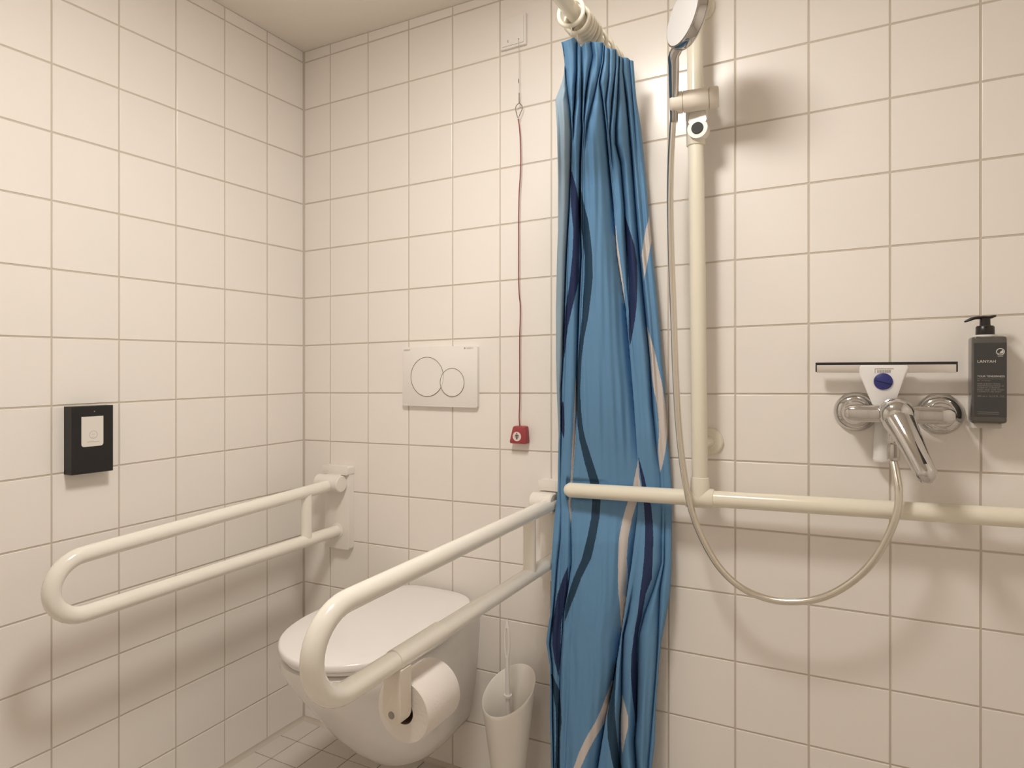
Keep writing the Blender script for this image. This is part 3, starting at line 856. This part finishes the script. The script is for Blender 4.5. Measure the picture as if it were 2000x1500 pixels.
for txt, size, px, py, m_ in (('LANYAH', 0.0072, 1908.5, 708.5, 'ltext'), ('YOUR TENDERNESS', 0.0046, 1908.5, 736.5, 'ltext'),
                              ('shampooing pour le corps et les cheveux', 0.0024, 1908.5, 740.5, 'ltext2'), ('haar- und duschgel', 0.0026, 1908.5, 744, 'ltext2'),
                              ('HAIR & BODY WASH', 0.0037, 1908.5, 750.8, 'ltext2'), ('SHAMPOOING POUR LE', 0.0037, 1908.5, 754.6, 'ltext2'), ('CORPS ET CHEVEUX', 0.0037, 1908.5, 758.4, 'ltext2'),
                              ('BODY AND HAIR WASH', 0.0037, 1908.5, 762.2, 'ltext2'), ('COSMETIC USE ONLY', 0.0037, 1908.5, 766, 'ltext2'),
                              ('480 ml \u212E 16.23 FL. OZ.', 0.0043, 1908.5, 775, 'ltext2')):
    text_mesh('lettering', txt, size, on_label(px, py), m_, lab)
b = NB()
for py in (804.5, 808):
    p, q = onY(1909, py, bya - 0.0006), onY(1951, py, bya - 0.0006)
    box(b, (p.x, bya - 0.0008, p.z - 0.0003), (q.x, bya - 0.0003, p.z + 0.0003))
obj('rule_lines', b, 'ltext2', lab, smooth=False)
ec = onY(1954, 687, bya - 0.0006)
b = NB(); torus(b, (ec.x, bya - 0.0006, ec.z), (0, 1, 0), 0.0058, 0.0007, 32, 6)
wing = [(-0.0012, -0.0022), (0.0042, -0.0022), (0.0044, 0.0012), (0.0030, 0.0040), (0.0018, 0.0016), (0.0002, 0.0004)]
prism(b, [(ec.x + a, ec.z + c) for a, c in wing], face_y, bya - 0.0003, bya - 0.0009)
box(b, (ec.x - 0.0040, bya - 0.0009, ec.z - 0.0034), (ec.x + 0.003, bya - 0.0003, ec.z - 0.0028))
box(b, (ec.x - 0.0040, bya - 0.0009, ec.z - 0.0082), (ec.x + 0.004, bya - 0.0003, ec.z - 0.0075))
obj('swan_emblem', b, 'ltext', lab, smooth=False)
obj('neck_collar', lathe(NB(), [(0, 0), (0.0185, 0), (0.0185, 0.0035), (0.0165, 0.004), (0, 0.004)], (bcx, bcy, zt - 0.0005), seg=32), 'white', sb)
pm = obj('pump', lathe(NB(), [(0, 0), (0.0148, 0), (0.0150, 0.001), (0.0146, 0.0145), (0.0128, 0.017), (0.0085, 0.0175), (0.0080, 0.031), (0, 0.031)], (bcx, bcy, zt + 0.0035), seg=32), 'pump', sb)
pz0 = zt + 0.034
sp = [(bcx + 0.012, bcy, pz0 + 0.0035), (bcx + 0.006, bcy, pz0 + 0.0020), (bcx - 0.006, bcy - 0.001, pz0 + 0.0022), (bcx - 0.018, bcy - 0.002, pz0 + 0.0010), (bcx - 0.029, bcy - 0.003, pz0 - 0.0040)]
obj('spout', tube(NB(), catmull(sp, 4), [0.0012 + 0.0062 * math.sin(PI * min(1, (i + 4) / 22)) ** 0.6 for i in range(17)], 16, flat=((0, 0, 1), 0.42), roundcap=True), 'pump', pm)
wh = thing('bottle_holder', 'clear white wall bracket holding the soap bottle', 'wall holder', (bcx, 0, zb - 0.006))
obj('shelf', prism(NB(), rrect(bcx - 0.024, bcx + 0.024, -0.050, -0.0003, 0.006), lambda a, b_, d: Vector((a, b_, d)), zb - 0.010, zb - 0.0005, 0.002), 'clear', wh)
obj('back_plate', prism(NB(), rrect(bcx - 0.022, bcx + 0.022, zb - 0.010, zt + 0.0, 0.005), face_y, -0.0003, -0.0100, 0.002), 'clear', wh)
obj('neck_fork', prism(NB(), rrect(bcx - 0.016, bcx + 0.016, -0.018, -0.0003, 0.004), lambda a, b_, d: Vector((a, b_, d)), zt + 0.0005, zt + 0.003, 0.0), 'clear', wh)

# ------------------------------------------------------------------ shower curtain rod and rings
RXc, RZc = 1.022, 1.865
rod = thing('curtain_rod', 'ivory shower curtain rod running out from the back wall', 'curtain rod', (RXc, 0, RZc))
obj('pole', tube(NB(), [(RXc, -0.004, RZc), (RXc, -1.0, RZc), (RXc, YF + 0.004, RZc)], 0.0165, 28), 'riser', rod)
for yy, d in ((0.0, -1), (YF, 1)):
    obj('wall_flange', lathe(NB(), [(0, 0.0003), (0.030, 0.0003), (0.030, 0.004), (0.022, 0.010), (0.0165, 0.014)], (RXc, yy, RZc), (0, d, 0), 36, close=False), 'riser', rod)
ring_y = [-0.262, -0.228, -0.213, -0.201, -0.189, -0.172, -0.155, -0.12, -0.075, -0.035]
proto = None
for i, yy in enumerate(ring_y):
    if proto is None:
        proto = thing('curtain_ring', 'ivory plastic curtain ring set a little apart from the packed rings', 'curtain ring', (RXc, yy, RZc - 0.006), 'curtain rings on the rod')
        b = NB(); torus(b, (RXc, yy, RZc - 0.006), (0, 1, 0), 0.0275, 0.0046, 36, 12)
        ro = obj('ring', b, 'riser', proto)
        b = NB()
        tube(b, [(RXc, yy, RZc - 0.034), (RXc + 0.001, yy - 0.002, RZc - 0.044), (RXc, yy, RZc - 0.052)], 0.0016, 8, roundcap=True)
        hk = obj('hook', b, 'white', proto)
        t = proto
    else:
        t = proto.copy(); COL.objects.link(t); t.location = (RXc, yy, RZc - 0.006)
        for ch in (ro, hk):
            c = ch.copy(); COL.objects.link(c); c.parent = t
    if i >= 1: t['label'] = 'ivory plastic curtain ring packed close behind others on the rod'
    t.rotation_euler = (random.uniform(-0.03, 0.03), 0, random.uniform(-0.04, 0.04))

# ------------------------------------------------------------------ shower curtain
def tab(d):
    ks = sorted(d); return np.array(ks, float), np.array([d[k] for k in ks], float)
def ti(d, y):
    a, b_ = tab(d); return np.interp(y, a, b_)
EL = {70: 1093, 100: 1100, 125: 1103, 140: 1102, 160: 1098, 195: 1085, 250: 1088, 350: 1090, 450: 1090, 500: 1088, 600: 1086, 700: 1086, 750: 1087, 800: 1089, 850: 1091, 900: 1090, 960: 1089, 1000: 1084, 1050: 1080, 1100: 1077, 1150: 1077, 1200: 1075, 1235: 1069, 1255: 1067, 1280: 1071, 1300: 1074, 1350: 1075, 1400: 1074, 1450: 1076, 1500: 1077, 1720: 1078}
ER = {70: 1236, 120: 1237, 160: 1240, 195: 1243, 250: 1252, 350: 1262, 450: 1270, 500: 1275, 600: 1285, 700: 1293, 750: 1298, 800: 1300, 850: 1303, 900: 1308, 950: 1311, 1000: 1312, 1100: 1311, 1150: 1309, 1200: 1302, 1255: 1291, 1300: 1287, 1350: 1283, 1400: 1280, 1450: 1279, 1500: 1273, 1720: 1268}
YLt = {70: -0.268, 200: -0.262, 400: -0.185, 600: -0.125, 800: -0.078, 880: -0.060, 940: -0.050, 990: -0.050, 1060: -0.070, 1250: -0.092, 1500: -0.105, 1720: -0.110}
YRt = {70: -0.030, 300: -0.030, 600: -0.034, 850: -0.030, 930: -0.020, 990: -0.020, 1060: -0.032, 1250: -0.048, 1500: -0.060, 1720: -0.065}
# depth of the hollow part: the bar squeezes the cloth against the wall
AMP = {70: 0.6, 130: 0.75, 220: 1.3, 300: 1.6, 600: 1.6, 800: 1.15, 900: 0.5, 940: 0.27, 1000: 0.27, 1060: 0.8, 1200: 1.5, 1500: 1.7, 1720: 1.7}
VALL = [   # valley lines of the folds: (pixel positions by row, depth by row)
    ({70: 1098, 140: 1103.5, 180: 1108, 220: 1114, 260: 1117, 320: 1116, 400: 1113, 500: 1107, 600: 1103, 700: 1100, 760: 1096, 850: 1096, 900: 1095, 960: 1094, 1000: 1096, 1050: 1095, 1100: 1089, 1150: 1085, 1260: 1074, 1300: 1078, 1400: 1079, 1500: 1081, 1720: 1082}, {70: 0.002, 140: 0.02, 400: 0.028, 850: 0.026, 1100: 0.02, 1720: 0.02}),
    ({70: 1127, 140: 1127, 200: 1122, 230: 1119, 260: 1118.5, 320: 1117.5, 500: 1110, 1720: 1084}, {70: 0.05, 180: 0.045, 230: 0.03, 280: 0.0, 1720: 0.0}),
    ({70: 1135, 140: 1136, 180: 1137, 230: 1137, 250: 1138, 320: 1134, 400: 1133, 500: 1136, 600: 1131, 700: 1128, 800: 1127, 900: 1120, 960: 1116, 1000: 1114, 1050: 1116, 1100: 1117, 1150: 1109, 1200: 1100, 1260: 1096, 1320: 1091, 1400: 1087, 1500: 1086, 1720: 1088}, {70: 0.03, 200: 0.036, 400: 0.03, 700: 0.026, 1100: 0.024, 1260: 0.012, 1720: 0.016}),
    ({70: 1152, 110: 1158, 140: 1151, 180: 1144, 230: 1140, 260: 1141, 320: 1138, 500: 1140, 1720: 1092}, {70: 0.045, 180: 0.03, 240: 0.015, 290: 0.0, 1720: 0.0}),
    ({70: 1179, 120: 1176, 160: 1167, 200: 1157, 240: 1146, 265: 1143, 320: 1141, 500: 1144, 1720: 1096}, {70: 0.03, 160: 0.02, 240: 0.016, 300: 0.0, 1720: 0.0}),
    ({70: 1181, 120: 1178, 160: 1170, 200: 1178, 250: 1184, 320: 1190, 400: 1198, 500: 1206, 600: 1222, 700: 1231, 760: 1236, 800: 1239, 900: 1246, 1000: 1246, 1050: 1240, 1100: 1234, 1150: 1226, 1200: 1219, 1260: 1210, 1320: 1201, 1360: 1193, 1400: 1184, 1450: 1176, 1500: 1168, 1720: 1150}, {70: 0.03, 200: 0.024, 600: 0.028, 900: 0.03, 1200: 0.034, 1360: 0.026, 1720: 0.02}),
    ({70: 1190, 150: 1189, 200: 1182, 240: 1186, 300: 1191, 400: 1201, 1720: 1156}, {70: 0.026, 160: 0.022, 220: 0.01, 260: 0.0, 1720: 0.0}),
    ({70: 1203, 130: 1203, 200: 1195, 260: 1190, 300: 1193, 400: 1204, 1720: 1160}, {70: 0.03, 200: 0.024, 280: 0.014, 340: 0.0, 1720: 0.0}),
    ({70: 1210, 120: 1209, 200: 1205, 250: 1202, 280: 1202, 320: 1212, 400: 1219, 500: 1224, 560: 1226, 600: 1229, 800: 1249, 1000: 1258, 1150: 1236, 1200: 1226, 1240: 1216, 1300: 1214, 1360: 1214, 1400: 1211, 1500: 1211, 1720: 1212}, {70: 0.04, 200: 0.024, 400: 0.022, 540: 0.016, 640: 0.0, 1140: 0.0, 1240: 0.022, 1720: 0.03}),
    ({70: 1217, 140: 1216, 200: 1224, 250: 1229, 320: 1235, 400: 1241, 500: 1249, 600: 1259, 700: 1269, 800: 1275, 900: 1285, 920: 1289, 1000: 1293, 1100: 1292, 1150: 1277, 1200: 1258, 1240: 1248, 1300: 1246, 1400: 1243, 1450: 1239, 1500: 1243, 1720: 1243}, {70: 0.03, 400: 0.024, 800: 0.026, 1000: 0.02, 1120: 0.012, 1240: 0.012, 1400: 0.026, 1720: 0.03}),
    ({70: 1226, 300: 1244, 600: 1272, 900: 1297, 1000: 1299, 1100: 1297, 1150: 1289, 1260: 1285, 1320: 1281, 1500: 1266, 1720: 1262}, {70: 0.014, 200: 0.012, 330: 0.0, 900: 0.0, 1000: 0.008, 1150: 0.016, 1300: 0.008, 1720: 0.006}),
]
NU, NV = 380, 520
VT = {0.0: 82, 0.04: 81, 0.12: 77, 0.19: 73, 0.225: 79, 0.26: 92, 0.33: 84, 0.42: 81, 0.585: 83, 0.61: 92, 0.67: 95, 0.76: 96, 0.775: 108, 0.84: 112, 0.92: 113, 0.95: 117, 1.0: 119}
us = np.linspace(0, 1, NU + 1)
vts = np.interp(us, *tab(VT))
tt = np.linspace(0, 1, NV + 1)
V = vts[None, :] * (1 - tt[:, None]) + 1600.0 * tt[:, None]          # photo row of every mesh vertex
U = np.repeat(us[None, :], NV + 1, 0)
Lx, Rx = ti(EL, V), ti(ER, V)
PXg = Lx + U * (Rx - Lx)
lines = [Lx] ; deps = [np.zeros_like(V)]
for px_, dp_ in VALL:
    lines.append(ti(px_, V)); deps.append(ti(dp_, V))
lines.append(Rx); deps.append(np.full_like(V, 0.006))
lines = np.maximum.accumulate(np.array(lines) + np.arange(len(lines))[:, None, None] * 1e-3, axis=0)
lines = np.minimum(lines, Rx[None] + 1e-3)
deps = np.array(deps)
rel = np.zeros_like(V)
for i in range(len(lines) - 1):
    a, b_ = lines[i], lines[i + 1]
    inside = (PXg >= a) & (PXg <= b_ + 1e-9)
    gap = np.maximum(b_ - a, 1e-4)
    s = np.clip((PXg - a) / gap, 0, 1)
    da, db = deps[i], deps[i + 1]
    hump = np.sin(PI * s) ** 0.6
    base = -(da * (1 - s) + db * s)
    depth_mean = (da * (1 - s) + db * s)
    val = base + hump * (depth_mean + np.minimum(gap * 0.00022, 0.012))
    rel = np.where(inside, val, rel)
# fine wrinkles
rng = np.random.RandomState(4)
wr = np.zeros_like(V)
for k in range(26):
    fu, fv, ph = rng.uniform(2, 16), rng.uniform(-0.022, 0.022), rng.uniform(0, 6.28)
    wr += np.sin(fu * 6.28 * U + fv * V + ph) * rng.uniform(0.2, 1.0)
wr *= 0.00055
amp = ti(AMP, V)
rel = rel * amp + wr * np.clip(amp, 0.3, 1)
YB = ti(YLt, V) * (1 - U) + ti(YRt, V) * U
YTOP = {0.0: -0.250, 0.19: -0.250, 0.39: -0.222, 0.60: -0.202, 0.76: -0.163, 0.88: -0.117, 1.0: -0.092}     # under the rod the hem hangs from the rings
kt = np.clip((360 - V) / 230, 0, 1); kt = kt * kt * (3 - 2 * kt)
YB = YB * (1 - kt) + ti(YTOP, U) * kt
# x, z follow the sight line at the base depth, the folds then stand out square to the cloth
rx_ = FW[0] + RT[0] * (PXg - CX) / F
ry_ = FW[1] + RT[1] * (PXg - CX) / F
rz_ = (CY - V) / F
hl = np.sqrt(rx_ ** 2 + ry_ ** 2)
t0 = (YB - CAM[1]) / ry_
t1_ = t0 - rel / hl
YYc = CAM[1] + t1_ * ry_
ymax = -0.006
over = YYc > ymax
t1_ = np.where(over, (ymax - CAM[1]) / ry_, t1_)
# behind the bar the cloth stays between bar and wall
BXx = CAM[0] + t1_ * rx_; BZz = CAM[2] + t1_ * rz_
zbar = 0.8165 + 0.0285 * (BXx - 0.926)
ylim = DY + 0.0205 - np.maximum(0, np.abs(BZz - zbar) - 0.022) * 1.1 - np.maximum(0, 0.925 - BXx) * 2.0
YYc = CAM[1] + t1_ * ry_
t1_ = np.where(YYc < ylim, (ylim - CAM[1]) / ry_, t1_)
t1_ = np.where(np.abs(BZz - zbar) < 0.12, t1_, t0 - rel / hl)
t1_ = np.minimum(t1_, (ymax - CAM[1]) / ry_)
Xc = CAM[0] + t1_ * rx_; Yc = CAM[1] + t1_ * ry_; Zc = CAM[2] + t1_ * rz_

STR = [   # printed waves: material index, rows with left and right limits
    (1, [(140, 1000, 1103.5), (180, 1000, 1108), (220, 1000, 1114), (260, 1000, 1117), (320, 1000, 1116), (400, 1000, 1113), (500, 1000, 1107), (600, 1000, 1102), (700, 1000, 1099), (760, 1000, 1096), (800, 1000, 1095), (850, 1000, 1093), (870, 1000, 1090)]),
    (2, [(335, 1116, 1117), (360, 1115, 1124), (400, 1115, 1132), (450, 1120, 1132), (500, 1118, 1131), (550, 1113, 1130), (600, 1105, 1118), (640, 1102, 1109), (700, 1101, 1102)]),
    (2, [(785, 1098, 1100), (800, 1096, 1102), (840, 1096, 1103), (856, 1101, 1102)]),
    (3, [(360, 1132, 1133), (400, 1132, 1141), (430, 1133, 1149), (460, 1137, 1153), (500, 1142, 1157), (540, 1142, 1158), (580, 1139, 1154), (620, 1137, 1149), (660, 1132, 1141), (700, 1129, 1136), (760, 1125, 1133), (800, 1127, 1135), (830, 1128, 1138), (860, 1132, 1144), (900, 1141, 1157), (940, 1152, 1170), (980, 1157, 1173), (1010, 1155, 1171), (1050, 1147, 1164), (1090, 1137, 1155), (1130, 1120, 1135), (1160, 1110, 1124), (1190, 1104, 1112), (1212, 1103, 1104)]),
    (4, [(440, 1202.5, 1203), (470, 1203, 1206), (500, 1205, 1210), (540, 1211, 1215.5), (570, 1216, 1219), (592, 1220, 1220.5)]),
    (2, [(422, 1220.5, 1221.5), (450, 1221, 1230), (480, 1223, 1239), (510, 1226, 1244), (550, 1228, 1245), (590, 1229, 1244), (620, 1228, 1241), (650, 1228, 1236), (673, 1230, 1231)]),
    (4, [(422, 1268, 1270), (450, 1261, 1280), (470, 1257, 1272), (500, 1253, 1267), (530, 1257, 1261), (546, 1257.5, 1258)]),
    (4, [(638, 1263.5, 1264.5), (660, 1266, 1271), (700, 1270, 1282), (750, 1275, 1293), (790, 1283, 1299), (820, 1286, 1303), (850, 1287, 1303), (880, 1285, 1300), (905, 1287, 1295), (922, 1289, 1290)]),
    (4, [(740, 1124, 1125), (800, 1121, 1126), (860, 1118, 1124), (900, 1116, 1121), (930, 1115, 1119), (980, 1110, 1115), (1010, 1113, 1116), (1028, 1115, 1115.5)]),
    (4, [(900, 1246, 1246.6), (930, 1240, 1248), (950, 1236, 1252), (980, 1226, 1244), (1010, 1217, 1235), (1050, 1209, 1227), (1090, 1207, 1224), (1120, 1207, 1226), (1150, 1207, 1225), (1180, 1210, 1222), (1210, 1212, 1218), (1237, 1213, 1213.6)]),
    (2, [(895, 1247, 1248), (930, 1251, 1258), (960, 1256, 1265), (990, 1258, 1272), (1020, 1260, 1275), (1050, 1260, 1276), (1090, 1258, 1275), (1130, 1254, 1273), (1160, 1250, 1261), (1200, 1245, 1254), (1240, 1238, 1246), (1280, 1233, 1245), (1320, 1232, 1245), (1360, 1235, 1245), (1400, 1240, 1243), (1422, 1242, 1242.5)]),
    (3, [(1285, 1203, 1205), (1330, 1196, 1203), (1360, 1191, 1201), (1400, 1186, 1201), (1440, 1187, 1205), (1480, 1194, 1210), (1530, 1204, 1222), (1600, 1214, 1232), (1720, 1214, 1232)]),
    (4, [(1330, 1195, 1197), (1350, 1187, 1193), (1380, 1176, 1189), (1410, 1163, 1182), (1440, 1145, 1163), (1470, 1131, 1147), (1500, 1120, 1134), (1560, 1104, 1118), (1640, 1098, 1112), (1720, 1098, 1112)]),
    (4, [(1358, 1215, 1215.6), (1380, 1214, 1222), (1400, 1212, 1227), (1420, 1212, 1227), (1445, 1213, 1221), (1472, 1215.5, 1216)]),
    (2, [(1108, 1108.5, 1109), (1130, 1099, 1109), (1160, 1089, 1108), (1190, 1084, 1100), (1220, 1079, 1096), (1260, 1079, 1095), (1290, 1083, 1094), (1310, 1088, 1092), (1322, 1090, 1090.5)]),
    (3, [(1318, 1076, 1080), (1350, 1080, 1093), (1380, 1085, 1096), (1410, 1086, 1097), (1440, 1086, 1094), (1500, 1084, 1094), (1600, 1082, 1092), (1720, 1082, 1092)]),
]
pc_x = (PXg[:-1, :-1] + PXg[:-1, 1:] + PXg[1:, :-1] + PXg[1:, 1:]) / 4
pc_v = (V[:-1, :-1] + V[:-1, 1:] + V[1:, :-1] + V[1:, 1:]) / 4
mi = np.zeros(pc_x.shape, int)
for idx, rows in STR:
    r_ = np.array(rows, float)
    a = np.interp(pc_v, r_[:, 0], r_[:, 1]); b_ = np.interp(pc_v, r_[:, 0], r_[:, 2])
    ok = (pc_v >= r_[0, 0]) & (pc_v <= r_[-1, 0]) & (pc_x >= a) & (pc_x <= b_)
    mi[ok] = idx
curt = thing('shower_curtain', 'blue shower curtain with navy, teal and white waves gathered at the wall', 'shower curtain', (1.02, -0.06, 0.0))
org = np.array([1.02, -0.06, 0.0])
co = np.stack([Xc, Yc, Zc], -1).reshape(-1, 3) - org
ids = np.arange((NV + 1) * (NU + 1)).reshape(NV + 1, NU + 1)
fa = np.stack([ids[:-1, :-1], ids[1:, :-1], ids[1:, 1:], ids[:-1, 1:]], -1).reshape(-1, 4)
me = bpy.data.meshes.new('fabric')
me.from_pydata(co.tolist(), [], fa.tolist())
for k in ('cloth', 'cloth_back', 'cloth_navy', 'cloth_teal', 'cloth_white'): me.materials.append(M[k])
me.polygons.foreach_set('material_index', mi.reshape(-1).astype(np.int32))
me.polygons.foreach_set('use_smooth', np.ones(len(fa), bool))
me.update()
fab = bpy.data.objects.new('fabric', me)
COL.objects.link(fab); fab.parent = curt
sm = fab.modifiers.new('thickness', 'SOLIDIFY'); sm.thickness = 0.0006; sm.offset = 0
bpy.context.view_layer.update()
